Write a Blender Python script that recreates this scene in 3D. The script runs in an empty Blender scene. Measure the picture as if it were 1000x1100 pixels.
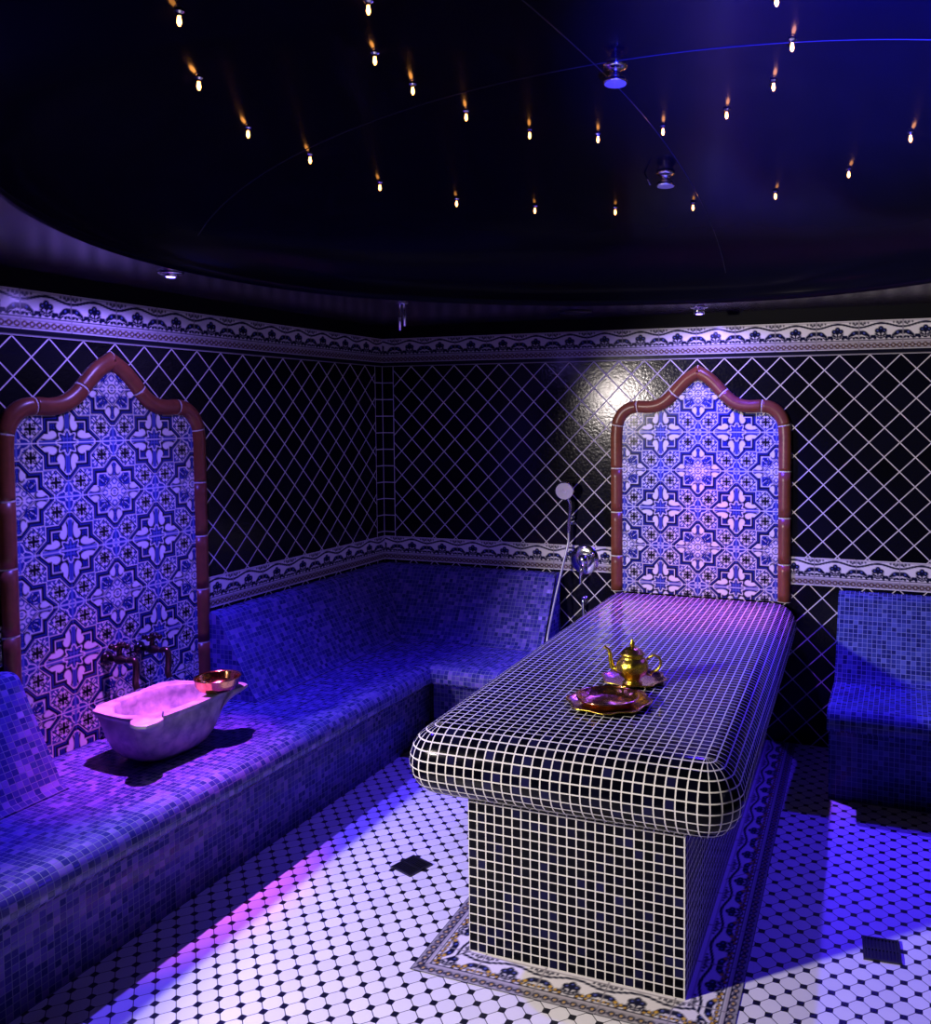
import bpy, bmesh, math, random
import numpy as np
from mathutils import Vector, Matrix, Euler
random.seed(4)
rng = np.random.default_rng(7)
PI = math.pi
scene = bpy.context.scene
COL = scene.collection

# ------------------------------------------------------------------ camera
F_PX, SX, SY = 941.888, 622.494, 488.863
CAM = Vector((2.9022, -4.4796, 1.6782))
yaw, pit, rol = -0.3545, -0.0476, -0.0040
fwd = Vector((math.sin(yaw) * math.cos(pit), math.cos(yaw) * math.cos(pit), math.sin(pit)))
right = Vector((math.cos(yaw), -math.sin(yaw), 0))
up = right.cross(fwd)
r2 = right * math.cos(rol) + up * math.sin(rol)
u2 = up * math.cos(rol) - right * math.sin(rol)
cd = bpy.data.cameras.new('camera')
cam = bpy.data.objects.new('camera', cd)
COL.objects.link(cam)
m3 = Matrix((r2, u2, -fwd)).transposed()
cam.matrix_world = Matrix.Translation(CAM) @ m3.to_4x4()
cd.sensor_fit = 'HORIZONTAL'
cd.sensor_width = 36.0
cd.lens = 36.0 * F_PX / 1000.0
cd.shift_x = -(SX - 500) / 1000.0
cd.shift_y = (SY - 550) / 1000.0
cd.clip_start = 0.02
scene.camera = cam

# ------------------------------------------------------------------ world, lights, exposure
wd = bpy.data.worlds.new('world')
scene.world = wd
wd.use_nodes = True
wd.node_tree.nodes['Background'].inputs[0].default_value = (0.02, 0.01, 0.2, 1)
wd.node_tree.nodes['Background'].inputs[1].default_value = 0.2
scene.view_settings.view_transform = 'Standard'
scene.view_settings.look = 'None'
scene.view_settings.gamma = 1.0
scene.view_settings.use_curve_mapping = False
scene.view_settings.exposure = 0.0
scene.cycles.use_denoising = True
scene.cycles.max_bounces = 6
scene.cycles.diffuse_bounces = 1
scene.cycles.caustics_reflective = False
scene.cycles.caustics_refractive = False
scene.cycles.sample_clamp_indirect = 4.0

def light(name, kind, loc, target, color, power, size=0.02, cone=160, blend=1.0):
    ld = bpy.data.lights.new(name, kind)
    ld.color = color
    ld.energy = power
    if kind == 'SPOT':
        ld.spot_size = math.radians(cone)
        ld.spot_blend = blend
        ld.shadow_soft_size = size
    elif kind == 'AREA':
        ld.shape = 'DISK'
        ld.size = size
    else:
        ld.shadow_soft_size = size
    o = bpy.data.objects.new(name, ld)
    o.location = loc
    d = Vector(target) - Vector(loc)
    o.rotation_euler = d.to_track_quat('-Z', 'Y').to_euler()
    COL.objects.link(o)
    return o

BLUE = (0.045, 0.010, 1.0)
LAV = (0.40, 0.30, 1.0)
PINK = (1.0, 0.15, 0.60)
SPL = Vector((0.40, -1.99, 2.15))
SPR = Vector((1.96, -0.27, 2.13))
GLOW = (0.26, 0.17, 1.0)
light('spot_left_blue', 'SPOT', SPL, (0.72, -1.85, 0), BLUE, 190, 0.02, 98, 1.0)
light('spot_left_glow', 'SPOT', SPL, (0.50, -2.0, 0), GLOW, 20, 0.02, 174, 0.25)
light('spot_left_lavender', 'SPOT', SPL, (0.25, -2.05, 0), LAV, 34, 0.02, 84, 1.0)
light('spot_left_pink', 'SPOT', SPL, (0.36, -2.10, 0), PINK, 340, 0.02, 36, 1.0)
light('spot_right_blue', 'SPOT', SPR, (2.15, -0.60, 0), BLUE, 260, 0.02, 104, 1.0)
light('spot_right_glow', 'SPOT', SPR, (1.95, -0.22, 0), GLOW, 14, 0.02, 174, 0.3)
light('spot_right_lavender', 'SPOT', SPR, (1.95, -0.16, 0), LAV, 18, 0.02, 80, 1.0)
light('spot_right_pink', 'SPOT', SPR, (1.94, -0.32, 0), PINK, 130, 0.02, 50, 1.0)
light('white_lamp', 'SPOT', (0.06, -4.20, 1.85), (3.0, -1.2, 0.5), (1.0, 0.88, 0.84), 600, 0.10, 68, 0.35)
light('blue_bench_light', 'SPOT', (3.30, -0.45, 2.12), (2.95, -1.5, 0), BLUE, 115, 0.04, 100, 1.0)
light('dome_glow_fill', 'SPOT', (3.3, -4.2, 1.2), (2.80, -2.25, 2.62), (0.02, 0.02, 1.0), 4200, 0.05, 34, 1.0)  # unseen fill in mid-air, no fixture, added for the blue glow on the dome

# ------------------------------------------------------------------ node helpers
class S:
    """a float socket with arithmetic"""
    nt = None
    def __init__(self, s): self.s = s
    @staticmethod
    def op(name, *a):
        n = S.nt.nodes.new('ShaderNodeMath'); n.operation = name
        for i, x in enumerate(a):
            if isinstance(x, S): S.nt.links.new(x.s, n.inputs[i])
            else: n.inputs[i].default_value = x
        return S(n.outputs[0])
    def __add__(a, b): return S.op('ADD', a, b)
    def __radd__(a, b): return S.op('ADD', b, a)
    def __sub__(a, b): return S.op('SUBTRACT', a, b)
    def __rsub__(a, b): return S.op('SUBTRACT', b, a)
    def __mul__(a, b): return S.op('MULTIPLY', a, b)
    def __rmul__(a, b): return S.op('MULTIPLY', b, a)
    def __truediv__(a, b): return S.op('DIVIDE', a, b)
    def __gt__(a, b): return S.op('GREATER_THAN', a, b)
    def __lt__(a, b): return S.op('LESS_THAN', a, b)
    def fl(a): return S.op('FLOOR', a)
    def fr(a): return S.op('FRACT', a)
    def ab(a): return S.op('ABSOLUTE', a)
    def mx(a, b): return S.op('MAXIMUM', a, b)
    def mn(a, b): return S.op('MINIMUM', a, b)
    def smooth(a, lo, hi):
        n = S.nt.nodes.new('ShaderNodeMapRange'); n.interpolation_type = 'SMOOTHSTEP'
        S.nt.links.new(a.s, n.inputs[0]); n.inputs[1].default_value = lo; n.inputs[2].default_value = hi
        return S(n.outputs[0])

def new_mat(name):
    m = bpy.data.materials.new(name); m.use_nodes = True
    S.nt = m.node_tree
    return m, m.node_tree, m.node_tree.nodes['Principled BSDF']

def lk(nt, a, b): nt.links.new(a.s if isinstance(a, S) else a, b)

def mixc(nt, f, a, b):
    n = nt.nodes.new('ShaderNodeMix'); n.data_type = 'RGBA'
    lk(nt, f, n.inputs[0])
    for x, i in ((a, 6), (b, 7)):
        if isinstance(x, tuple): n.inputs[i].default_value = (*x[:3], 1)
        else: lk(nt, x, n.inputs[i])
    return n.outputs[2]

def ramp(nt, f, stops, const=False):
    n = nt.nodes.new('ShaderNodeValToRGB')
    e = n.color_ramp.elements
    if const: n.color_ramp.interpolation = 'CONSTANT'
    while len(e) < len(stops): e.new(0.5)
    for el, (p, c) in zip(e, stops): el.position = p; el.color = (*c, 1)
    lk(nt, f, n.inputs[0])
    return n.outputs[0]

def noise(nt, scale, vec=None, detail=2.0):
    n = nt.nodes.new('ShaderNodeTexNoise'); n.inputs['Scale'].default_value = scale; n.inputs['Detail'].default_value = detail
    if vec is not None: lk(nt, vec, n.inputs['Vector'])
    return S(n.outputs[0])

def bump(nt, bsdf, h, strength, dist):
    n = nt.nodes.new('ShaderNodeBump'); n.inputs['Strength'].default_value = strength; n.inputs['Distance'].default_value = dist
    lk(nt, h, n.inputs['Height']); nt.links.new(n.outputs[0], bsdf.inputs['Normal'])

def xyz(nt):
    g = nt.nodes.new('ShaderNodeNewGeometry'); s = nt.nodes.new('ShaderNodeSeparateXYZ')
    nt.links.new(g.outputs['Position'], s.inputs[0])
    return S(s.outputs[0]), S(s.outputs[1]), S(s.outputs[2]), g.outputs['Position']

def plain(name, col, rough=0.5, metal=0.0, var=0.0, nscale=20, bmp=0.0, emit=None, es=0, spec=0.5):
    m, nt, b = new_mat(name)
    b.inputs['Specular IOR Level'].default_value = spec
    b.inputs['Base Color'].default_value = (*col, 1)
    b.inputs['Roughness'].default_value = rough
    b.inputs['Metallic'].default_value = metal
    if var or bmp:
        _, _, _, pos = xyz(nt)
        n = noise(nt, nscale, pos, 4)
        if var:
            nt.links.new(mixc(nt, n, tuple(c * (1 - var) for c in col), tuple(min(1, c * (1 + var)) for c in col)), b.inputs['Base Color'])
        if bmp: bump(nt, b, n, bmp, 0.004)
    if emit:
        b.inputs['Emission Color'].default_value = (*emit, 1); b.inputs['Emission Strength'].default_value = es
    return m

def mosaic(name, pitch, gap, stops, grout, rough=0.12, tilt=0.05, spec=0.4):
    """small square tiles on the UV map (UVs are in metres)"""
    m, nt, b = new_mat(name)
    b.inputs['Specular IOR Level'].default_value = spec
    uv = nt.nodes.new('ShaderNodeUVMap'); uv.uv_map = 'UVMap'
    sp = nt.nodes.new('ShaderNodeSeparateXYZ'); nt.links.new(uv.outputs[0], sp.inputs[0])
    u = S(sp.outputs[0]) / pitch; v = S(sp.outputs[1]) / pitch
    d = (u.fr() - 0.5).ab().mx((v.fr() - 0.5).ab())
    k = d.smooth(0.5 - gap - 0.03, 0.5 - gap + 0.03)
    cb = nt.nodes.new('ShaderNodeCombineXYZ'); lk(nt, u.fl(), cb.inputs[0]); lk(nt, v.fl(), cb.inputs[1])
    wn = nt.nodes.new('ShaderNodeTexWhiteNoise'); wn.noise_dimensions = '3D'; nt.links.new(cb.outputs[0], wn.inputs['Vector'])
    tile = ramp(nt, wn.outputs['Value'], stops)
    nt.links.new(mixc(nt, k, tile, grout), b.inputs['Base Color'])
    lk(nt, k * 0.6 + rough, b.inputs['Roughness'])
    # every tile sits at a slightly different angle
    geo = nt.nodes.new('ShaderNodeNewGeometry')
    vm = nt.nodes.new('ShaderNodeVectorMath'); vm.operation = 'SUBTRACT'
    nt.links.new(wn.outputs['Color'], vm.inputs[0]); vm.inputs[1].default_value = (0.5, 0.5, 0.5)
    sc = nt.nodes.new('ShaderNodeVectorMath'); sc.operation = 'SCALE'; nt.links.new(vm.outputs[0], sc.inputs[0]); sc.inputs['Scale'].default_value = tilt
    ad = nt.nodes.new('ShaderNodeVectorMath'); ad.operation = 'ADD'
    nt.links.new(geo.outputs['Normal'], ad.inputs[0]); nt.links.new(sc.outputs[0], ad.inputs[1])
    nm = nt.nodes.new('ShaderNodeVectorMath'); nm.operation = 'NORMALIZE'; nt.links.new(ad.outputs[0], nm.inputs[0])
    bn = nt.nodes.new('ShaderNodeBump'); bn.inputs['Strength'].default_value = 0.5; bn.inputs['Distance'].default_value = 0.0015
    lk(nt, 1.0 - k, bn.inputs['Height']); nt.links.new(nm.outputs[0], bn.inputs['Normal'])
    nt.links.new(bn.outputs[0], b.inputs['Normal'])
    return m

GROUT = (0.72, 0.68, 0.70)
_bl = [(0, (0.0012, 0.0012, 0.003)), (0.6, (0.002, 0.002, 0.006)), (0.85, (0.004, 0.004, 0.018)), (1, (0.010, 0.010, 0.05))]
M_BED = mosaic('black_mosaic', 0.0298, 0.068, _bl, (0.70, 0.68, 0.64), 0.13, 0.05, 0.09)
M_BEDP = mosaic('black_mosaic_pedestal', 0.0298, 0.068, _bl, (0.70, 0.68, 0.64), 0.2, 0.04, 0.07)
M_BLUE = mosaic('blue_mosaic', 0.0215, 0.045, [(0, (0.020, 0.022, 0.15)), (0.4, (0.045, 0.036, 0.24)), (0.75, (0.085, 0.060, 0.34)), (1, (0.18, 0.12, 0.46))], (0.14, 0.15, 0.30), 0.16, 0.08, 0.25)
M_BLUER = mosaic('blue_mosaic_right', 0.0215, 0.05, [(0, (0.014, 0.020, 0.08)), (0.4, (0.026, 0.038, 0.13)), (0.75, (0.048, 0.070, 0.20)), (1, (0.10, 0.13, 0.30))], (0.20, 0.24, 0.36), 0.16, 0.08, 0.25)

def diamond_wall(name, axis, phase, corner):
    """black 10 cm tiles set on the diagonal, a column of straight tiles by the corner; axis = coordinate along the wall"""
    m, nt, b = new_mat(name)
    x, y, z, pos = xyz(nt)
    h = x if axis == 'x' else y
    w = 0.1
    q = math.sqrt(0.5)
    a = ((h - phase) + (z - 1.956)) * (q / w)
    c = ((h - phase) - (z - 1.956)) * (q / w)
    def line(t, g): return ((t + 0.5).fr() - 0.5).ab()
    da = line(a, 0) * w; dc = line(c, 0) * w
    dist = da.mn(dc)
    # straight column by the corner
    ch = h.ab()
    dcol = (line(z * (1 / 0.098), 0) * 0.098).mn((ch - 0.075).ab()).mn(ch)
    isc = ch < 0.075
    outer = dist.mn((ch - 0.075).ab())
    dd = isc * dcol + (1.0 - isc) * outer
    k = 1.0 - dd.smooth(0.0018, 0.0034)
    wob = noise(nt, 70, pos, 4)
    cell = nt.nodes.new('ShaderNodeCombineXYZ'); lk(nt, (a).fl(), cell.inputs[0]); lk(nt, (c).fl(), cell.inputs[1])
    wn = nt.nodes.new('ShaderNodeTexWhiteNoise'); nt.links.new(cell.outputs[0], wn.inputs['Vector'])
    tile = ramp(nt, wn.outputs['Value'], [(0, (0.002, 0.002, 0.004)), (1, (0.005, 0.005, 0.012))])
    nt.links.new(mixc(nt, k, tile, (0.62, 0.58, 0.60)), b.inputs['Base Color'])
    lk(nt, k * 0.5 + wob * 0.16 + 0.06, b.inputs['Roughness'])
    b.inputs['Specular IOR Level'].default_value = 0.24
    bump(nt, b, wob * (1.0 - k) * 0.5 + (1.0 - k), 0.38, 0.0035)
    return m
M_WALLB = diamond_wall('black_diamond_tiles_back', 'x', 2.177, 1)
M_WALLL = diamond_wall('black_diamond_tiles_left', 'y', -1.874, 1)

def floor_mat():
    m, nt, b = new_mat('octagon_and_dot_floor_tiles')
    x, y, z, pos = xyz(nt)
    p = 0.0556
    q = math.sqrt(0.5)
    a = ((x - 1.232) + (y + 2.392)) * (q / p)
    c = ((x - 1.232) - (y + 2.392)) * (q / p)
    fa = ((a + 0.5).fr() - 0.5).ab(); fc = ((c + 0.5).fr() - 0.5).ab()   # distance from dot centre, in cells
    dot = 1.0 - (fa + fc).smooth(0.255, 0.285)
    ln = 1.0 - fa.mn(fc).smooth(0.012, 0.034)
    dk = dot.mx(ln * 0.93)
    cell = nt.nodes.new('ShaderNodeCombineXYZ'); lk(nt, a.fl(), cell.inputs[0]); lk(nt, c.fl(), cell.inputs[1])
    wn = nt.nodes.new('ShaderNodeTexWhiteNoise'); nt.links.new(cell.outputs[0], wn.inputs['Vector'])
    white = ramp(nt, wn.outputs['Value'], [(0, (0.70, 0.68, 0.72)), (1, (0.80, 0.78, 0.80))])
    nt.links.new(mixc(nt, dk, white, (0.006, 0.006, 0.014)), b.inputs['Base Color'])
    b.inputs['Roughness'].default_value = 0.35
    bump(nt, b, 1.0 - ln, 0.3, 0.001)
    return m
M_FLOOR = floor_mat()

def pattern_mat(name, rough=0.16):
    m, nt, b = new_mat(name)
    at = nt.nodes.new('ShaderNodeAttribute'); at.attribute_name = 'pattern'
    nt.links.new(at.outputs['Color'], b.inputs['Base Color'])
    b.inputs['Roughness'].default_value = rough
    b.inputs['Specular IOR Level'].default_value = 0.15
    _, _, _, pos = xyz(nt)
    bump(nt, b, noise(nt, 40, pos, 3), 0.08, 0.004)
    return m
M_PAT = pattern_mat('painted_glazed_tiles')
M_PATF = pattern_mat('painted_floor_tiles', 0.3)

M_CEIL = plain('black_glossy_stretch_ceiling', (0.030, 0.020, 0.036), 0.22, 0, 0.4, 6, 0.05, spec=0.5)
M_DOME = plain('black_glossy_dome', (0.003, 0.003, 0.011), 0.16, 0, 0.3, 6, 0.04, spec=0.07)
M_SEAM = plain('dome_seam', (0.03, 0.03, 0.06), 0.3)
M_DARK = plain('dark_wall_plaster', (0.004, 0.004, 0.006), 0.7, spec=0.1)
M_TERRA = plain('terracotta_glaze', (0.185, 0.052, 0.027), 0.32, 0, 0.35, 30, 0.08, spec=0.35)
M_GROUT = plain('pale_grout', (0.6, 0.56, 0.56), 0.8)
M_CHROME = plain('chrome', (0.75, 0.75, 0.78), 0.12, 1.0)
M_HOSE = plain('satin_metal_hose', (0.45, 0.45, 0.50), 0.42, 0.6)
M_STEELD = plain('dark_steel_grate', (0.05, 0.05, 0.06), 0.35, 0.8)
M_BLACK = plain('black_void', (0.004, 0.004, 0.005), 0.5)
M_FACE = plain('perforated_shower_face', (0.55, 0.52, 0.6), 0.35, 0.0)
def marble():
    m, nt, b = new_mat('veined_white_marble')
    _, _, _, pos = xyz(nt)
    n = noise(nt, 7, pos, 6); f = noise(nt, 26, pos, 5)
    v = 1.0 - ((n - 0.5).ab() * 9.0).mn(1.0)
    k = v * 0.55 + f.smooth(0.35, 0.68) * 0.5
    nt.links.new(mixc(nt, k.mn(1.0), (0.60, 0.56, 0.58), (0.22, 0.21, 0.30)), b.inputs['Base Color'])
    b.inputs['Roughness'].default_value = 0.35
    bump(nt, b, f, 0.08, 0.004)
    return m
M_MARBLE = marble()
M_BRASSD = plain('dark_bronze', (0.010, 0.009, 0.010), 0.28, 0.3)
M_COPPER = plain('polished_copper', (0.80, 0.36, 0.16), 0.16, 1.0, 0.2, 30, 0.06)
M_COPPERD = plain('hammered_copper', (0.90, 0.38, 0.08), 0.24, 1.0, 0.5, 60, 0.9)
M_GOLD = plain('polished_brass', (0.92, 0.60, 0.06), 0.26, 1.0, 0.35, 90, 0.7)
M_TRAY = plain('engraved_copper_tray', (0.50, 0.25, 0.14), 0.24, 1.0, 0.4, 90, 0.3)
M_LED = plain('warm_crystal_glow', (1.0, 0.6, 0.3), 0.2, 0, emit=(1.0, 0.36, 0.07), es=16)
M_LEDB = plain('blue_lamp_glow', (0.2, 0.2, 1.0), 0.2, 0, emit=(0.16, 0.10, 1.0), es=25)

# ------------------------------------------------------------------ object helpers
def tag(o, label=None, cat=None, group=None, kind=None):
    if label: o['label'] = label
    if cat: o['category'] = cat
    if group: o['group'] = group
    if kind: o['kind'] = kind
    return o

def empty(name, loc=(0, 0, 0), rz=0.0):
    o = bpy.data.objects.new(name, None); COL.objects.link(o)
    o.location = loc; o.rotation_euler = (0, 0, rz); o.empty_display_size = 0.05
    return o

def link(name, me, mat, parent=None, smooth=False):
    o = bpy.data.objects.new(name, me); COL.objects.link(o)
    if mat: me.materials.append(mat)
    if parent: o.parent = parent
    if smooth:
        me.polygons.foreach_set('use_smooth', [True] * len(me.polygons))
    me.update()
    return o

def obj(name, bm, mat, parent=None, smooth=False):
    me = bpy.data.meshes.new(name)
    bmesh.ops.recalc_face_normals(bm, faces=bm.faces)
    bm.to_mesh(me); bm.free()
    return link(name, me, mat, parent, smooth)

def box(bm, lo, hi):
    v = [bm.verts.new((x, y, z)) for x in (lo[0], hi[0]) for y in (lo[1], hi[1]) for z in (lo[2], hi[2])]
    for f in ((0, 1, 3, 2), (4, 6, 7, 5), (0, 4, 5, 1), (2, 3, 7, 6), (0, 2, 6, 4), (1, 5, 7, 3)):
        bm.faces.new([v[i] for i in f])

def lathe(bm, prof, n=32, c=(0, 0, 0), M=None, wob=None):
    """prof: (r, z) pairs from one end to the other"""
    rings = []
    for i, (r, z) in enumerate(prof):
        if r < 1e-6:
            p = Vector((0, 0, z)); rings.append([bm.verts.new((M @ p if M else p) + Vector(c))]); continue
        ring = []
        for k in range(n):
            a = 2 * PI * k / n
            rr = r * (wob(a, i) if wob else 1)
            p = Vector((rr * math.cos(a), rr * math.sin(a), z))
            ring.append(bm.verts.new((M @ p if M else p) + Vector(c)))
        rings.append(ring)
    for A, B in zip(rings[:-1], rings[1:]):
        for k in range(n):
            a0, a1 = A[k % len(A)], A[(k + 1) % len(A)]; b0, b1 = B[k % len(B)], B[(k + 1) % len(B)]
            f = []
            for q in (a0, a1, b1, b0):
                if q not in f: f.append(q)
            if len(f) > 2:
                try: bm.faces.new(f)
                except ValueError: pass
    for R in (rings[0], rings[-1]):
        if len(R) > 2:
            try: bm.faces.new(R)
            except ValueError: pass

def tube(bm, pts, rad, n=10, closed=False):
    pts = [Vector(p) for p in pts]
    rads = rad if isinstance(rad, (list, tuple)) else [rad] * len(pts)
    rings = []
    ref = None
    for i, p in enumerate(pts):
        a = pts[i - 1] if i > 0 or closed else p
        b = pts[(i + 1) % len(pts)] if i < len(pts) - 1 or closed else p
        t = (b - a).normalized()
        if ref is None:
            ref = t.orthogonal().normalized()
        ref = (ref - t * ref.dot(t)).normalized()
        bi = t.cross(ref)
        rings.append([bm.verts.new(p + (ref * math.cos(2 * PI * k / n) + bi * math.sin(2 * PI * k / n)) * rads[i]) for k in range(n)])
    m = len(rings)
    for i in range(m if closed else m - 1):
        A, B = rings[i], rings[(i + 1) % m]
        for k in range(n):
            bm.faces.new((A[k], A[(k + 1) % n], B[(k + 1) % n], B[k]))
    if not closed:
        bm.faces.new(rings[0][::-1]); bm.faces.new(rings[-1])

def smooth_path(pts, sub=8):
    P = [Vector(p) for p in pts]
    P = [P[0] * 2 - P[1]] + P + [P[-1] * 2 - P[-2]]
    out = []
    for i in range(1, len(P) - 2):
        for k in range(sub):
            t = k / sub
            a, b, c, d = P[i - 1], P[i], P[i + 1], P[i + 2]
            out.append(0.5 * ((2 * b) + (c - a) * t + (2 * a - 5 * b + 4 * c - d) * t * t + (3 * b - a - 3 * c + d) * t ** 3))
    out.append(P[-2])
    return out

def uv_strip(name, prof, path_fn, us, mat, parent, caps=(None, None)):
    """extrude a profile (list of (d, z)) along positions us; path_fn(u, d, z) -> xyz. UVs in metres. caps: fan of the end profile."""
    bm = bmesh.new(); uvl = bm.loops.layers.uv.new('UVMap')
    arc = [0.0]
    for (a, b), (c, d) in zip(prof[:-1], prof[1:]): arc.append(arc[-1] + math.hypot(c - a, d - b))
    V = [[bm.verts.new(path_fn(u, d, z)) for (d, z) in prof] for u in us]
    for i in range(len(us) - 1):
        for j in range(len(prof) - 1):
            f = bm.faces.new((V[i][j], V[i + 1][j], V[i + 1][j + 1], V[i][j + 1]))
            for l, (uu, vv) in zip(f.loops, ((us[i], arc[j]), (us[i + 1], arc[j]), (us[i + 1], arc[j + 1]), (us[i], arc[j + 1]))):
                l[uvl].uv = (uu, vv)
            f.smooth = True
    for k, end in enumerate((0, -1)):
        vs = [bm.verts.new(path_fn(us[end], d, z)) for (d, z) in prof]
        f = bm.faces.new(vs if k else vs[::-1])
        for l in f.loops:
            i = vs.index(l.vert); l[uvl].uv = prof[i]
    bmesh.ops.recalc_face_normals(bm, faces=bm.faces)
    me = bpy.data.meshes.new(name); bm.to_mesh(me); bm.free()
    return link(name, me, mat, parent)

def grid_obj(name, P, colr, mat, parent=None, keep=None):
    """a finely divided sheet of painted tiles with its colours as a point attribute"""
    ny, nx = P.shape[:2]
    idx = np.arange(ny * nx).reshape(ny, nx)
    q = np.stack([idx[:-1, :-1], idx[:-1, 1:], idx[1:, 1:], idx[1:, :-1]], -1).reshape(-1, 4)
    if keep is not None: q = q[keep.reshape(-1)]
    used = np.unique(q); remap = -np.ones(ny * nx, int); remap[used] = np.arange(len(used)); q = remap[q]
    V = P.reshape(-1, 3)[used]; c = colr.reshape(-1, 3)[used]
    me = bpy.data.meshes.new(name)
    me.vertices.add(len(V)); me.vertices.foreach_set('co', V.astype(np.float32).ravel())
    me.loops.add(q.size); me.loops.foreach_set('vertex_index', q.astype(np.int32).ravel())
    me.polygons.add(len(q)); me.polygons.foreach_set('loop_start', np.arange(0, q.size, 4, dtype=np.int32))
    me.update(calc_edges=True); me.validate()
    at = me.color_attributes.new('pattern', 'FLOAT_COLOR', 'POINT')
    at.data.foreach_set('color', np.concatenate([c, np.ones((len(c), 1))], 1).astype(np.float32).ravel())
    return link(name, me, mat, parent)

# ------------------------------------------------------------------ painted tile designs (albedo only)
C_WHITE = np.array([0.78, 0.74, 0.76]); C_NAVY = np.array([0.006, 0.007, 0.030]); C_BLUE = np.array([0.020, 0.028, 0.24])
C_LBLUE = np.array([0.10, 0.12, 0.45]); C_BLACK = np.array([0.008, 0.008, 0.016]); C_GREY = np.array([0.30, 0.27, 0.30])
C_YEL = np.array([0.62, 0.36, 0.05]); C_BROWN = np.array([0.16, 0.06, 0.03])

def lay(base, mask, colr):
    return base * (1 - mask[..., None]) + colr * mask[..., None]
def soft(d, w=0.008):            # 1 inside (d<0)
    return np.clip(0.5 - d / (2 * w), 0, 1)
def ell(x, y, cx, cy, a, b, rot=0):
    c, s = math.cos(rot), math.sin(rot)
    X = (x - cx) * c + (y - cy) * s; Y = -(x - cx) * s + (y - cy) * c
    return (np.sqrt((X / a) ** 2 + (Y / b) ** 2) - 1) * min(a, b)

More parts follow.
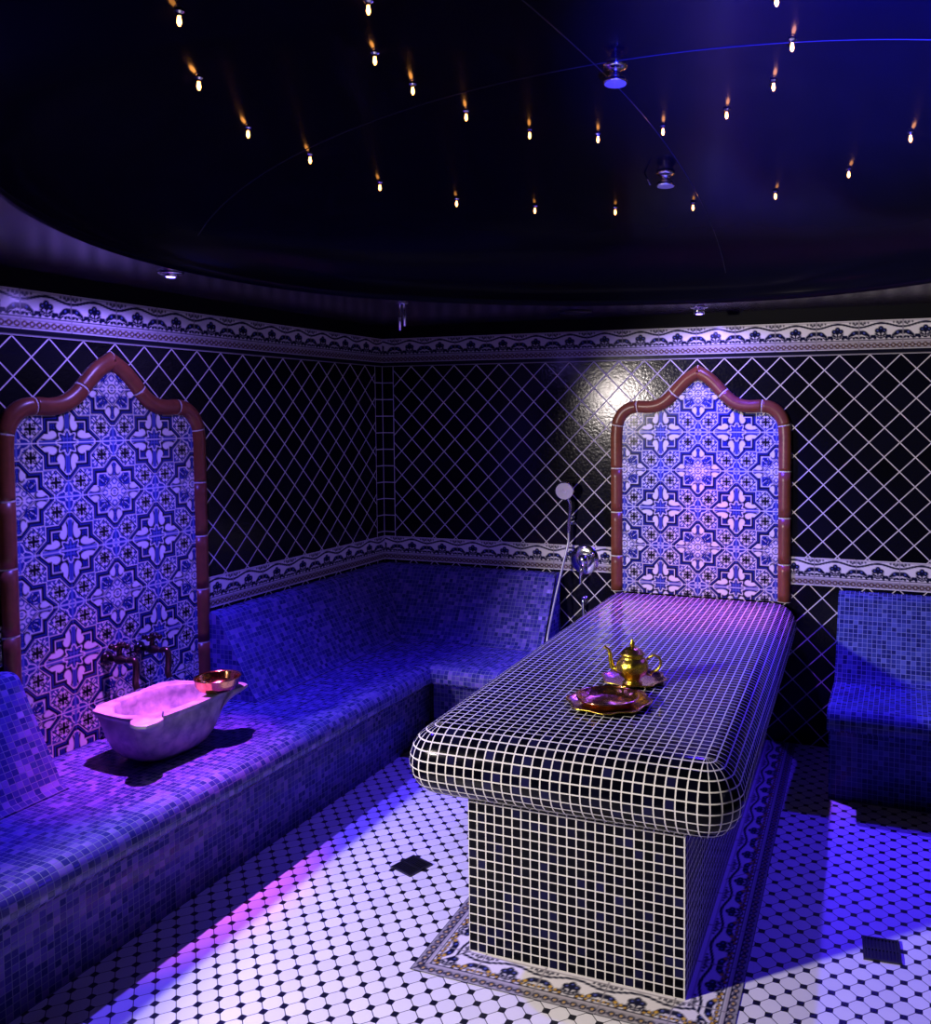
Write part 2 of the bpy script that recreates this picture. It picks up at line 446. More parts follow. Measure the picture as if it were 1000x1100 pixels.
def azulejo(h, z):
    """h, z in metres; mirrored 20 cm tiles with medallions, stepped stars, petals and small flowers"""
    T = 0.2
    tx = np.abs(((h / (2 * T)) + 0.5) % 1 - 0.5) * 2      # 0 at medallion axis, 1 at leaf-cross axis
    tz = np.abs(((z - 1.379) / (2 * T) + 0.5) % 1 - 0.5) * 2
    x, y = tx, tz
    X, Y = 1 - x, 1 - y
    c = np.broadcast_to(C_WHITE, x.shape + (3,)).copy()
    # curly blue scrolls on the ground
    sc = np.sin(x * 40 + 2.2 * np.sin(y * 31)) * np.sin(y * 40 + 2.2 * np.sin(x * 31))
    c = lay(c, soft(-0.22 - sc, 0.15) * 0.95, C_BLUE)
    c = lay(c, soft(np.abs(sc + 0.22) - 0.10, 0.06) * 0.7, C_NAVY)
    # two small flowers on white per tile
    for (px, py) in ((0.27, 0.745), (0.745, 0.27)):
        dx, dy = x - px, y - py
        r = np.hypot(dx, dy); t = np.arctan2(dy, dx)
        c = lay(c, soft(np.abs(dx) + np.abs(dy) - 0.215), C_WHITE)
        c = lay(c, soft(np.abs(np.abs(dx) + np.abs(dy) - 0.215) - 0.016), C_NAVY)
        c = lay(c, soft(r - (0.082 + 0.036 * np.cos(4 * t))), C_BLACK)
        for k in range(4):
            a = PI / 4 + k * PI / 2
            c = lay(c, soft(np.abs(np.hypot(dx - 0.105 * math.cos(a), dy - 0.105 * math.sin(a)) - 0.026) - 0.014), C_NAVY)
            c = lay(c, soft(np.hypot(dx - 0.165 * math.cos(a + PI / 4), dy - 0.165 * math.sin(a + PI / 4)) - 0.028), C_BLUE)
    # leafy rosettes at the two other corners
    for (a, b) in ((X, y), (x, Y)):
        r = np.hypot(a, b); t = np.arctan2(b, a)
        c = lay(c, soft(r - (0.235 + 0.05 * np.cos(4 * t))), C_BLUE)
        c = lay(c, soft(np.abs(r - (0.20 + 0.05 * np.cos(4 * t))) - 0.014), C_WHITE)
        c = lay(c, soft(np.abs(np.sin(t * 4)) * 0.2 - 0.03 - 0.25 * np.abs(r - 0.13)) * soft(r - 0.18), C_WHITE)
        c = lay(c, soft(np.abs(r - 0.075) - 0.012), C_WHITE * 0.9)
        c = lay(c, soft(r - 0.03), C_NAVY)
        c = lay(c, soft(np.minimum(a, b) - 0.022) * soft(r - 0.36), C_LBLUE)
    # medallion star (A) and leaf star (B), both outlined by a stepped double band
    for (a, b, which) in ((x, y, 'A'), (X, Y, 'B')):
        r = np.hypot(a, b); th = np.arctan2(b, a)
        sq = np.maximum(a, b) - 0.485
        lobe = np.maximum(np.hypot(a, b) - 0.70, np.minimum(a, b) - 0.26 + 0.9 * np.maximum(np.maximum(a, b) - 0.46, 0))
        st = np.minimum(sq, lobe)
        c = lay(c, soft(st - 0.016), C_WHITE)
        c = lay(c, soft(st), C_NAVY)
        c = lay(c, soft(st + 0.026), C_BLUE)
        c = lay(c, soft(st + 0.050), C_NAVY)
        c = lay(c, soft(st + 0.100), C_WHITE)
        ins = soft(st + 0.118)
        g = np.broadcast_to(C_WHITE * 0.95, x.shape + (3,)).copy()
        if which == 'A':
            leaf = np.hypot(a - 0.25, b - 0.25)
            la = np.arctan2(b - 0.16, a - 0.16)
            g = lay(g, soft(np.maximum(leaf - (0.135 + 0.02 * np.cos(6 * la)), 0.3 - a - b)), C_BLUE)
            g = lay(g, soft(np.abs(np.sin(la * 5.0)) * 0.12 - 0.028) * soft(leaf - 0.10) * soft(0.34 - a - b), C_WHITE * 0.9)
            g = lay(g, soft(np.abs(leaf - 0.06) - 0.010), C_NAVY)
            for off in (0.30, 0.345): g = lay(g, soft(np.abs(a + b - off) - 0.013), C_NAVY)
            g = lay(g, soft(np.abs(np.hypot(a - 0.12, b - 0.12) - 0.042) - 0.013), C_BLUE)
            g = lay(g, soft(np.abs(np.hypot(a - 0.21, b) - 0.05) - 0.014), C_BLUE)
            g = lay(g, soft(np.abs(np.hypot(a, b - 0.21) - 0.05) - 0.014), C_BLUE)
            g = lay(g, soft(np.abs(r - 0.085) - 0.014), C_NAVY)
            g = lay(g, soft(r - 0.04), C_BLUE)
            for u, v in ((a, b), (b, a)):
                g = lay(g, soft(v - 0.040) * soft(0.33 - u), C_BLUE)                 # stem on the axis
                g = lay(g, soft(np.abs(np.sin(u * 70)) - 0.35, 0.2) * soft(v - 0.028) * soft(0.33 - u) * 0.6, C_LBLUE)
                e = ell(u, v, 0.475, 0.105, 0.125, 0.062, 0.22)
                g = lay(g, soft(e - 0.022), C_NAVY); g = lay(g, soft(e), C_WHITE)
        else:
            g = lay(g, soft(np.abs(np.sin(a * 34) * np.sin(b * 34)) - 0.35, .15) * 0.8, C_BLUE)
            kn = np.maximum(np.abs(a - 0.29), np.abs(b - 0.29))
            g = lay(g, soft(kn - 0.098), C_BLUE)
            g = lay(g, soft(np.abs(kn - 0.075) - 0.010), C_NAVY)
            g = lay(g, soft(np.abs(np.sin((a - 0.29) * 62)) * np.abs(np.sin((b - 0.29) * 62)) - 0.25, .1) * soft(kn - 0.06) * 0.6, C_NAVY)
            g = lay(g, soft(np.hypot(a - 0.21, b - 0.21) - 0.045), C_NAVY)
            for u, v in ((a, b), (b, a)):
                e = np.minimum(ell(u, v, 0.40, 0.135, 0.17, 0.070, 0.10), ell(u, v, 0.285, 0.155, 0.075, 0.055, 0.6))
                g = lay(g, soft(e - 0.034), C_NAVY); g = lay(g, soft(e), C_WHITE)
                g = lay(g, soft(v - 0.045) * soft(r - 0.56), C_BLUE)
                g = lay(g, soft(np.abs(v - 0.030) - 0.008) * soft(r - 0.56), C_LBLUE)
            cr = 0.155 + 0.040 * np.cos(8 * th)
            g = lay(g, soft(r - cr - 0.050), C_WHITE)
            g = lay(g, soft(r - cr - 0.022), C_BLUE)
            g = lay(g, soft(np.abs(r - cr) - 0.012), C_NAVY)
            g = lay(g, soft(np.abs(np.sin(a * 45) * np.sin(b * 45)) - 0.4, .1) * soft(r - cr + 0.02) * 0.7, C_LBLUE)
        c = c * (1 - ins[..., None]) + g * ins[..., None]
    # joints
    jx = np.minimum(x, X) * T; jz = np.minimum(y, Y) * T
    # row joints on every tile edge
    c = lay(c, soft(jz - 0.0017, 0.0012), C_WHITE * 1.02)
    c = lay(c, soft(jx - 0.0009, 0.0012) * 0.55, C_LBLUE * 1.2)
    return np.clip(c, 0, 1)

def border(s, t, pencil=True, colour=0.0):
    """one frieze: s in tiles, t = 0 top .. 1 bottom (without the pencil course the strip stops at 0.85)"""
    f = s % 1.0
    fs = np.abs(((s + 0.5) % 1.0) - 0.5)           # distance from joint
    fc = f - 0.5
    c = np.broadcast_to(C_WHITE, s.shape + (3,)).copy()
    c = lay(c, soft(np.abs(t - 0.035) - 0.012), C_GREY)
    wave = 0.150 + 0.058 * np.cos(2 * PI * s)
    c = lay(c, soft(np.abs(t - wave) - 0.030), C_NAVY)
    # small scrolls above the wave near the joint
    for px, py, r in ((0.05, 0.085, 0.036), (0.13, 0.080, 0.034), (0.21, 0.072, 0.026), (0.09, 0.125, 0.026)):
        c = lay(c, soft(np.hypot(fs - px, (t - py) * 0.9) - r) * 0.9, C_NAVY)
    # clover flower in the middle
    for px, py, r in ((0, 0.245, 0.062), (-0.080, 0.310, 0.062), (0.080, 0.310, 0.062), (0, 0.345, 0.050)):
        c = lay(c, soft(np.hypot(fc - px, (t - py) * 0.85) - r), C_NAVY)
    for px, py in ((0, 0.24), (-0.075, 0.305), (0.075, 0.305)):
        c = lay(c, soft(np.hypot(fc - px, (t - py) * 0.85) - 0.016), C_LBLUE)
    c = lay(c, soft(np.maximum(np.abs(fc) - 0.018, np.abs(t - 0.42) - 0.07)), C_NAVY)
    for px, py, a, b, ro in ((0.075, 0.43, 0.075, 0.026, -0.6), (0.15, 0.46, 0.05, 0.03, 0.3)):
        c = lay(c, soft(ell(np.abs(fc), t * 0.85, px, py * 0.85, a, b, ro)), C_NAVY)
    # leaf pair at the joint
    for px, py, a, b, ro in ((0.12, 0.375, 0.100, 0.058, 0.5), (0.03, 0.36, 0.060, 0.055, 0), (0.20, 0.43, 0.062, 0.036, 0.6)):
        c = lay(c, soft(ell(fs, t * 0.85, px, py * 0.85, a, b, ro)), C_NAVY)
    c = lay(c, soft(np.hypot(fs - 0.12, (t - 0.37) * 0.85) - 0.022), C_LBLUE)
    if colour: c = lay(c, soft(np.hypot(fs - 0.2, (t - 0.43) * 0.85) - 0.03), C_YEL)
    # scroll row
    yy = 0.500 + 0.026 * np.cos(2 * PI * s * 4)
    c = lay(c, soft(np.abs(t - yy) - 0.022) * soft(0.10 - np.abs(((s * 4) % 1) - 0.5), 0.05), C_NAVY)
    for px, py, r in ((0.30, 0.475, 0.042), (0.37, 0.515, 0.040), (0.235, 0.52, 0.036), (0.12, 0.515, 0.034), (0.05, 0.50, 0.034)):
        c = lay(c, soft(np.hypot(fs - px, (t - py) * 0.85) - r), C_NAVY)
        if colour: c = lay(c, soft(np.hypot(fs - px + 0.01, (t - py) * 0.85) - r * 0.55) * colour, C_YEL)
    # lower strips
    c = lay(c, soft(np.abs(t - 0.575) - 0.014), C_NAVY)
    c = lay(c, soft(np.abs(t - 0.625) - 0.024), C_GREY * 1.3)
    c = lay(c, soft(np.abs(t - 0.66) - 0.010), C_NAVY)
    g = np.abs(t - 0.74) < 0.07
    c = lay(c, soft(np.abs(t - 0.735) - 0.062), C_GREY * 1.25)
    ch = ((s * 7) % 1) - 0.5
    rr = np.hypot(ch / 7, (t - 0.735) * 0.85)
    c = lay(c, soft(np.abs(rr - 0.042) - 0.016), C_BROWN * 0.5 if not colour else C_NAVY)
    c = lay(c, soft(rr - 0.018), C_YEL if colour else C_GREY * 1.5)
    c = lay(c, soft(np.abs(np.abs(ch) - 0.5) / 7 - 0.012) * soft(np.abs(t - 0.735) - 0.03), C_NAVY)
    c = lay(c, soft(np.abs(t - 0.81) - 0.009), C_NAVY)
    c = lay(c, soft(np.abs(t - 0.835) - 0.013), C_WHITE * 0.8)
    if pencil:
        c = lay(c, soft(0.85 - t), C_BLACK)
        c = lay(c, soft(0.978 - t), C_WHITE * 0.6)
    c = lay(c, soft(fs - 0.012, 0.006) * soft(t - 0.85), C_GREY * 0.8)
    return np.clip(c, 0, 1)

# ------------------------------------------------------------------ structure
RX, FY, CZ = 3.86, -4.95, 2.19
def struct(name, bm, mat): return tag(obj(name, bm, mat), kind='structure')
bm = bmesh.new(); box(bm, (-0.1, FY - 0.1, -0.1), (RX + 0.1, 0.1, 0)); struct('floor', bm, M_FLOOR)
bm = bmesh.new(); box(bm, (-0.1, 0, 0), (RX + 0.1, 0.1, 3.0)); struct('wall_back', bm, M_WALLB)
bm = bmesh.new(); box(bm, (-0.1, FY, 0), (0, 0, 3.0)); struct('wall_left', bm, M_WALLL)
bm = bmesh.new(); box(bm, (RX, FY, 0), (RX + 0.1, 0, 3.0)); struct('wall_right', bm, M_WALLL)
bm = bmesh.new(); box(bm, (-0.1, FY - 0.1, 0), (RX + 0.1, FY, 3.0)); struct('wall_front', bm, M_WALLB)

DC, DH = Vector((2.05, -1.96, CZ)), 0.50
_th = np.radians([-180, -152, -129, -112, -95, -75, -55, -35, -12, 15, 45, 75, 98, 134, 155, 180])
_rr = np.array([1.575, 1.53, 1.55, 1.95, 2.40, 2.55, 2.40, 2.05, 1.75, 1.60, 1.57, 1.60, 1.55, 1.57, 1.62, 1.575])
_fine = np.linspace(-PI, PI, 721)
_lin = np.interp(_fine, _th, _rr)
_ker = np.hanning(41); _ker /= _ker.sum()
_sm = np.convolve(np.concatenate([_lin[-61:-1], _lin, _lin[1:61]]), _ker, 'same')[60:-60]
def dome_r(a):
    """plan radius of the oval opening"""
    a = (a + PI) % (2 * PI) - PI
    return float(np.interp(a, _fine, _sm))
def ceiling():
    bm = bmesh.new(); n = 144
    inner, outer = [], []
    for k in range(n):
        a = 2 * PI * k / n; dx, dy = math.cos(a), math.sin(a)
        rr = dome_r(a)
        inner.append(bm.verts.new((DC.x + rr * dx, DC.y + rr * dy, CZ)))
        ts = []
        if dx > 1e-6: ts.append((RX - DC.x) / dx)
        if dx < -1e-6: ts.append((0 - DC.x) / dx)
        if dy > 1e-6: ts.append((0 - DC.y) / dy)
        if dy < -1e-6: ts.append((FY - DC.y) / dy)
        t = min(ts)
        outer.append(bm.verts.new((DC.x + t * dx, DC.y + t * dy, CZ)))
    for k in range(n):
        bm.faces.new((inner[k], inner[(k + 1) % n], outer[(k + 1) % n], outer[k]))
    for cx, cy in ((0, 0), (RX, 0), (RX, FY), (0, FY)):      # fill the four room corners
        a = math.atan2(cy - DC.y, cx - DC.x) % (2 * PI); k = int(a / (2 * PI) * n)
        v = bm.verts.new((cx, cy, CZ))
        bm.faces.new((outer[k], outer[(k + 1) % n], v))
    bmesh.ops.recalc_face_normals(bm, faces=bm.faces)
    r = bmesh.ops.extrude_face_region(bm, geom=bm.faces[:])
    for v in [g for g in r['geom'] if isinstance(g, bmesh.types.BMVert)]: v.co.z += 0.03
    return struct('ceiling', bm, M_CEIL)
ceiling()
def dome_z(x, y):
    rr = dome_r(math.atan2(y - DC.y, x - DC.x))
    q = 1 - ((x - DC.x) ** 2 + (y - DC.y) ** 2) / rr ** 2
    return CZ + DH * math.sqrt(max(q, 0))
def dome():
    bm = bmesh.new(); n = 144
    tops = []
    for off in (0.0, 0.03):
        rings = []
        for t in np.linspace(0, PI / 2, 28)[:-1]:
            rings.append([bm.verts.new((DC.x + (dome_r(2 * PI * k / n) * math.cos(t) + off) * math.cos(2 * PI * k / n), DC.y + (dome_r(2 * PI * k / n) * math.cos(t) + off) * math.sin(2 * PI * k / n), CZ + DH * math.sin(t) + off)) for k in range(n)])
        for A, B in zip(rings[:-1], rings[1:]):
            for k in range(n): bm.faces.new((A[k], A[(k + 1) % n], B[(k + 1) % n], B[k]))
        v = bm.verts.new((DC.x, DC.y, CZ + DH + off))
        for k in range(n): bm.faces.new((rings[-1][k], rings[-1][(k + 1) % n], v))
        tops.append(rings[0])
    for k in range(n): bm.faces.new((tops[0][k], tops[0][(k + 1) % n], tops[1][(k + 1) % n], tops[1][k]))
    o = struct('ceiling_dome', bm, M_DOME)
    o.data.polygons.foreach_set('use_smooth', [True] * len(o.data.polygons))
dome()
# seams where the dome sheets meet
for i, (dx, dy, off) in enumerate(((0.05, 1, 0.0), (1, -0.03, -0.07))):
    bm = bmesh.new()
    d = Vector((dx, dy, 0)).normalized(); nrm = Vector((-d.y, d.x, 0))
    pts = []
    for t in np.linspace(-1.52, 1.52, 60):
        p = Vector((DC.x, DC.y, 0)) + d * t + nrm * off
        if dome_z(p.x, p.y) < CZ + 0.03: continue
        pts.append((p.x, p.y, dome_z(p.x, p.y) - 0.0005))
    tube(bm, pts, 0.0016, 6)
    tag(obj('trim_%d' % (i + 1), bm, M_SEAM), kind='structure')

# friezes on the walls
ZTU, ZBU, ZTL, ZBL = 2.1204, 1.9563, 0.9552, 0.8155
def frieze(name, axis, h0, h1, ztop, zbot, phase, pencil, sgn=1):
    n = int((h1 - h0) / 0.2 * 52); m = 44 if pencil else 38
    hs = np.linspace(h0, h1, n); ts = np.linspace(0, 1 if pencil else 0.85, m)
    H, Tt = np.meshgrid(hs, ts)
    c = border((H - phase) / 0.2, Tt, pencil)
    Z = ztop - (ztop - zbot) * Tt / ts[-1]
    off = 0.006
    P = np.stack([H, np.full_like(H, -off), Z], -1) if axis == 'x' else np.stack([np.full_like(H, off), H, Z], -1)
    if axis == 'y': P = P[:, ::-1]; c = c[:, ::-1]
    o = grid_obj(name, P, c, M_PAT)
    return tag(o, kind='structure')
frieze('trim_3', 'x', 0.006, RX, ZTU, ZBU, 0.0916, True)
frieze('trim_4', 'y', -3.6, -0.006, ZTU, ZBU, -0.2682, True)
frieze('trim_5', 'x', 0.006, 1.43, ZTL, ZBL, 0.0916, False)
frieze('trim_6', 'x', 2.375, RX, ZTL, ZBL, 0.0916, False)
frieze('trim_7', 'y', -1.44, -0.006, ZTL, ZBL, -0.2682, False)
frieze('trim_8', 'y', -3.6, -2.35, ZTL, ZBL, -0.2682, False)
# dark course between the friezes and the ceiling
bm = bmesh.new(); box(bm, (0.0, -0.012, ZTU), (RX, 0.0, CZ)); tag(obj('trim_9', bm, M_DARK), kind='structure')
bm = bmesh.new(); box(bm, (0.0, FY, ZTU), (0.012, -0.012, CZ)); tag(obj('trim_10', bm, M_DARK), kind='structure')

# painted border on the floor round the bed
SHX = 0.08 / 2.11                                    # the bed runs slightly askew to the wall
def shear(x, y): return x + SHX * (-y - 2.11)
FBX0, FBX1, FBY0 = 1.515, 2.488, -2.245
def floor_border():
    W = 0.14
    nx = int((FBX1 - FBX0) / 0.2 * 52); ny = int(2.245 / 0.2 * 40)
    X, Y = np.meshgrid(np.linspace(FBX0, FBX1, nx), np.linspace(FBY0, -0.002, ny))
    dl, dr, df = X - FBX0, FBX1 - X, Y - FBY0
    d = np.minimum(np.minimum(dl, dr), df)
    t = 0.85 - d / W * 0.85                              # 0 at the pedestal, 0.85 on the outside
    s = np.where(d == df, (X - 1.709) / 0.2, (Y + 2.11) / 0.2)
    c = border(s, t, False, 1.0)
    mitre = np.minimum(np.abs(df - dl), np.abs(df - dr))
    c = lay(c, soft(mitre - 0.002, 0.002) * (d < W), C_NAVY)
    c = lay(c, soft(d - 0.004, 0.002), C_NAVY)
    keep = (d < W + 0.012)[:-1, :-1]
    P = np.stack([X + SHX * (-Y - 2.11), Y, np.full_like(X, 0.002)], -1)
    return tag(grid_obj('trim_11', P, c, M_PATF, keep=keep), kind='structure')
floor_border()

# ------------------------------------------------------------------ arched tile panels
def arch_outer():
    R = [(0.475, 0.40), (0.475, 1.0), (0.475, 1.40), (0.475, 1.56), (0.466, 1.635), (0.435, 1.695), (0.385, 1.732), (0.325, 1.744), (0.265, 1.742), (0.215, 1.752),
         (0.170, 1.783), (0.125, 1.832), (0.075, 1.880), (0.0, 1.926)]
    return R
def arch_path(sub=6):
    R = arch_outer()
    h = [Vector((a, b, 0)) for a, b in R]
    half = [h[0], h[1], h[2]] + smooth_path(h[3:], sub)
    full = half + [Vector((-p.x, p.y, 0)) for p in half[-2::-1]]
    return full
def panel(name, to_world, zb, label):
    """to_world(h, z, d): h along the wall from the panel axis, d out of the wall"""
    root = empty(name, to_world(0, zb, 0))
    inv = Vector(root.location)
    full = arch_path()
    full = [Vector((p.x, max(p.y, zb), 0)) for p in full]
    # normals pointing inwards
    n = len(full); nor = []
    for i in range(n):
        a = full[max(i - 1, 0)]; b = full[min(i + 1, n - 1)]
        t = (b - a).normalized(); nor.append(Vector((-t.y, t.x, 0)))
    mid = n // 2
    nor[mid] = Vector((0, -1, 0))
    # field of painted tiles
    hs = np.linspace(-0.425, 0.425, 250); zs = np.linspace(zb, 1.90, int((1.90 - zb) / 0.2 * 58))
    H, Z = np.meshgrid(hs, zs)
    c = azulejo(H, Z)
    half = full[:mid + 1]
    # height limit of the arch for each |h| (centre line of the moulding)
    cl = [(p.x + q.x * 0.035, p.y + q.y * (0.035 if i < mid else 0.05)) for i, (p, q) in enumerate(zip(half, nor[:mid + 1]))]
    xs = np.array([p[0] for p in cl][::-1]); ys = np.array([p[1] for p in cl][::-1])
    lim = np.interp(np.abs(H), xs, ys)
    keep = (Z < lim)[:-1, :-1]
    P = np.zeros(H.shape + (3,))
    w00 = np.array(to_world(0, 0, 0.008)); eh = np.array(to_world(1, 0, 0.008)) - w00; ez = np.array((0, 0, 1.0))
    P = w00 + H[..., None] * eh + Z[..., None] * ez - np.array(inv)
    if eh[1] != 0: P = P[::-1]; c = c[::-1]; keep = keep[::-1]
    if eh[1] != 0: P = P[:, :]; 
    f = grid_obj('tile_field', P, c, M_PAT, root, keep=keep)
    f['label'] = 'blue and white painted tile field of the arch'
    # terracotta moulding, one piece per length between joints
    arc = [0.0]
    for a, b in zip(full[:-1], full[1:]): arc.append(arc[-1] + (b - a).length)
    tot = arc[-1]; half_len = arc[mid]
    # joints measured from the apex along either side
    joints = [0.0, 0.20, 0.395, 0.60]
    while joints[-1] < half_len: joints.append(joints[-1] + 0.235)
    cuts = sorted([half_len - j for j in joints if j < half_len] + [half_len + j for j in joints[1:] if j < half_len] + [0, tot])
    prof = [(0.0, 0.0), (0.0, 0.012), (0.008, 0.024), (0.022, 0.031), (0.036, 0.032), (0.052, 0.026), (0.062, 0.016), (0.067, 0.0)]
    bmf = bmesh.new()
    def at(s):
        s = min(max(s, 0), tot)
        for i in range(n - 1):
            if arc[i + 1] >= s - 1e-9:
                k = (s - arc[i]) / max(arc[i + 1] - arc[i], 1e-9)
                nn = nor[i].lerp(nor[i + 1], k).normalized()
                stretch = 1.0
                d = abs(s - half_len)
                if d < 0.06: stretch = 1.0 + 0.10 * (1 - d / 0.06)
                return full[i].lerp(full[i + 1], k), nn * stretch
        return full[-1], nor[-1]
    for a, b in zip(cuts[:-1], cuts[1:]):
        if b - a < 0.01: continue
        ss = [a + 0.0035] + [s for s in arc if a + 0.006 < s < b - 0.006] + [b - 0.0035]
        extra = np.linspace(a + 0.0035, b - 0.0035, 6)[1:-1]
        ss = sorted(set(ss) | set(float(e) for e in extra))
        rings = []
        for s in ss:
            p, q = at(s)
            rings.append([bmf.verts.new(Vector(to_world(p.x + q.x * w, p.y + q.y * w, d)) - inv) for (w, d) in prof])
        for A, B in zip(rings[:-1], rings[1:]):
            for j in range(len(prof) - 1):
                fa = bmf.faces.new((A[j], A[j + 1], B[j + 1], B[j])); fa.smooth = True
        bmf.faces.new(rings[0]); bmf.faces.new(rings[-1])
    fr = obj('frame_moulding', bmf, M_TERRA, root); fr['label'] = 'glazed terracotta moulding round the arch'
    # one bed of grout under all pieces, showing in the joints
    bmg = bmesh.new(); rings = []
    for sx in sorted(set(arc) | set(cuts)):
        p, q = at(sx)
        rings.append([bmg.verts.new(Vector(to_world(p.x + q.x * w, p.y + q.y * w, max(d - 0.0012, 0.0))) - inv) for (w, d) in prof])
    for A, B in zip(rings[:-1], rings[1:]):
        for j in range(len(prof) - 1): bmg.faces.new((A[j], A[j + 1], B[j + 1], B[j]))
    g = obj('moulding_grout', bmg, M_GROUT, root); g['label'] = 'pale grout in the joints of the moulding'
    tag(root, label, 'tile panel', 'arched tile panels')
    return root
PLC, PRC = -1.903, 1.902
panel('arched_tile_panel', lambda h, z, d: (0.0 + d, PLC + h, z), 0.431, 'arched panel of blue and white painted tiles on the left wall behind the marble basin')
panel('arched_tile_panel', lambda h, z, d: (PRC + h, 0.0 - d, z), 0.722, 'arched panel of blue and white painted tiles at the head of the black mosaic bed')

# ------------------------------------------------------------------ benches
SEAT_Z, NOSE, RISER, BACK_T = 0.43, 0.725, 0.605, 0.80
def seat_profile():
    p = [(0.004, SEAT_Z)]
    r = 0.055
    for d in np.linspace(0.1, NOSE - r, 6): p.append((float(d), SEAT_Z))
    for t in np.linspace(0, PI / 2, 7)[1:]: p.append((NOSE - r + r * math.sin(t), SEAT_Z - r + r * math.cos(t)))
    p += [(NOSE, SEAT_Z - 0.075), (NOSE - 0.012, SEAT_Z - 0.09), (RISER, SEAT_Z - 0.10), (RISER, 0.2), (RISER, 0.001), (0.004, 0.001)]
    return p
def back_profile():
    p = [(0.004, BACK_T), (0.045, BACK_T)]
    r = 0.05
    for t in np.linspace(0, PI / 2 - 0.22, 6)[1:]: p.append((0.045 + r * math.sin(t), BACK_T - r + r * math.cos(t)))
    x0, z0 = p[-1]
    for k in np.linspace(0, 1, 8)[1:]:
        xx = x0 + (0.255 - x0) * k; zz = z0 + (SEAT_Z + 0.035 - z0) * k
        p.append((xx, zz))
    p += [(0.268, SEAT_Z + 0.016), (0.288, SEAT_Z + 0.004), (0.30, SEAT_Z + 0.0005), (0.004, SEAT_Z + 0.0005)]
    return p
def lin(a, b, step=0.3):
    n = max(2, int(abs(b - a) / step) + 1); return [float(v) for v in np.linspace(a, b, n)]
corner = tag(empty('tiled_bench', (0.3, -1.2, 0)), 'long blue mosaic bench built round the corner, with the marble basin on its seat', 'bench')
off = Vector(corner.location)
PX = lambda u, d, z: Vector((d, u, z)) - off            # along the left wall
PY = lambda u, d, z: Vector((u, -d, z)) - off           # along the back wall
uv_strip('seat', seat_profile(), PX, lin(-4.9, -0.004), M_BLUE, corner)
sp = [(d, z) for d, z in seat_profile()]
uv_strip('seat_return', sp, PY, lin(NOSE - 0.055, 1.13, 0.12), M_BLUE, corner)
uv_strip('backrest', back_profile(), PX, lin(-4.9, -2.375), M_BLUE, corner)
uv_strip('backrest', back_profile(), PX, lin(-1.445, -0.004), M_BLUE, corner)
uv_strip('backrest', back_profile(), PY, lin(0.004, 1.13), M_BLUE, corner)
side = tag(empty('tiled_bench', (3.2, -0.35, 0)), 'short blue mosaic bench against the back wall, right of the black bed', 'bench')
off2 = Vector(side.location)
PY2 = lambda u, d, z: Vector((u, -d, z)) - off2
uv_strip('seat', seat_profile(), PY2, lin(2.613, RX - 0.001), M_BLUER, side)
uv_strip('backrest', back_profile(), PY2, lin(2.613, RX - 0.001), M_BLUER, side)

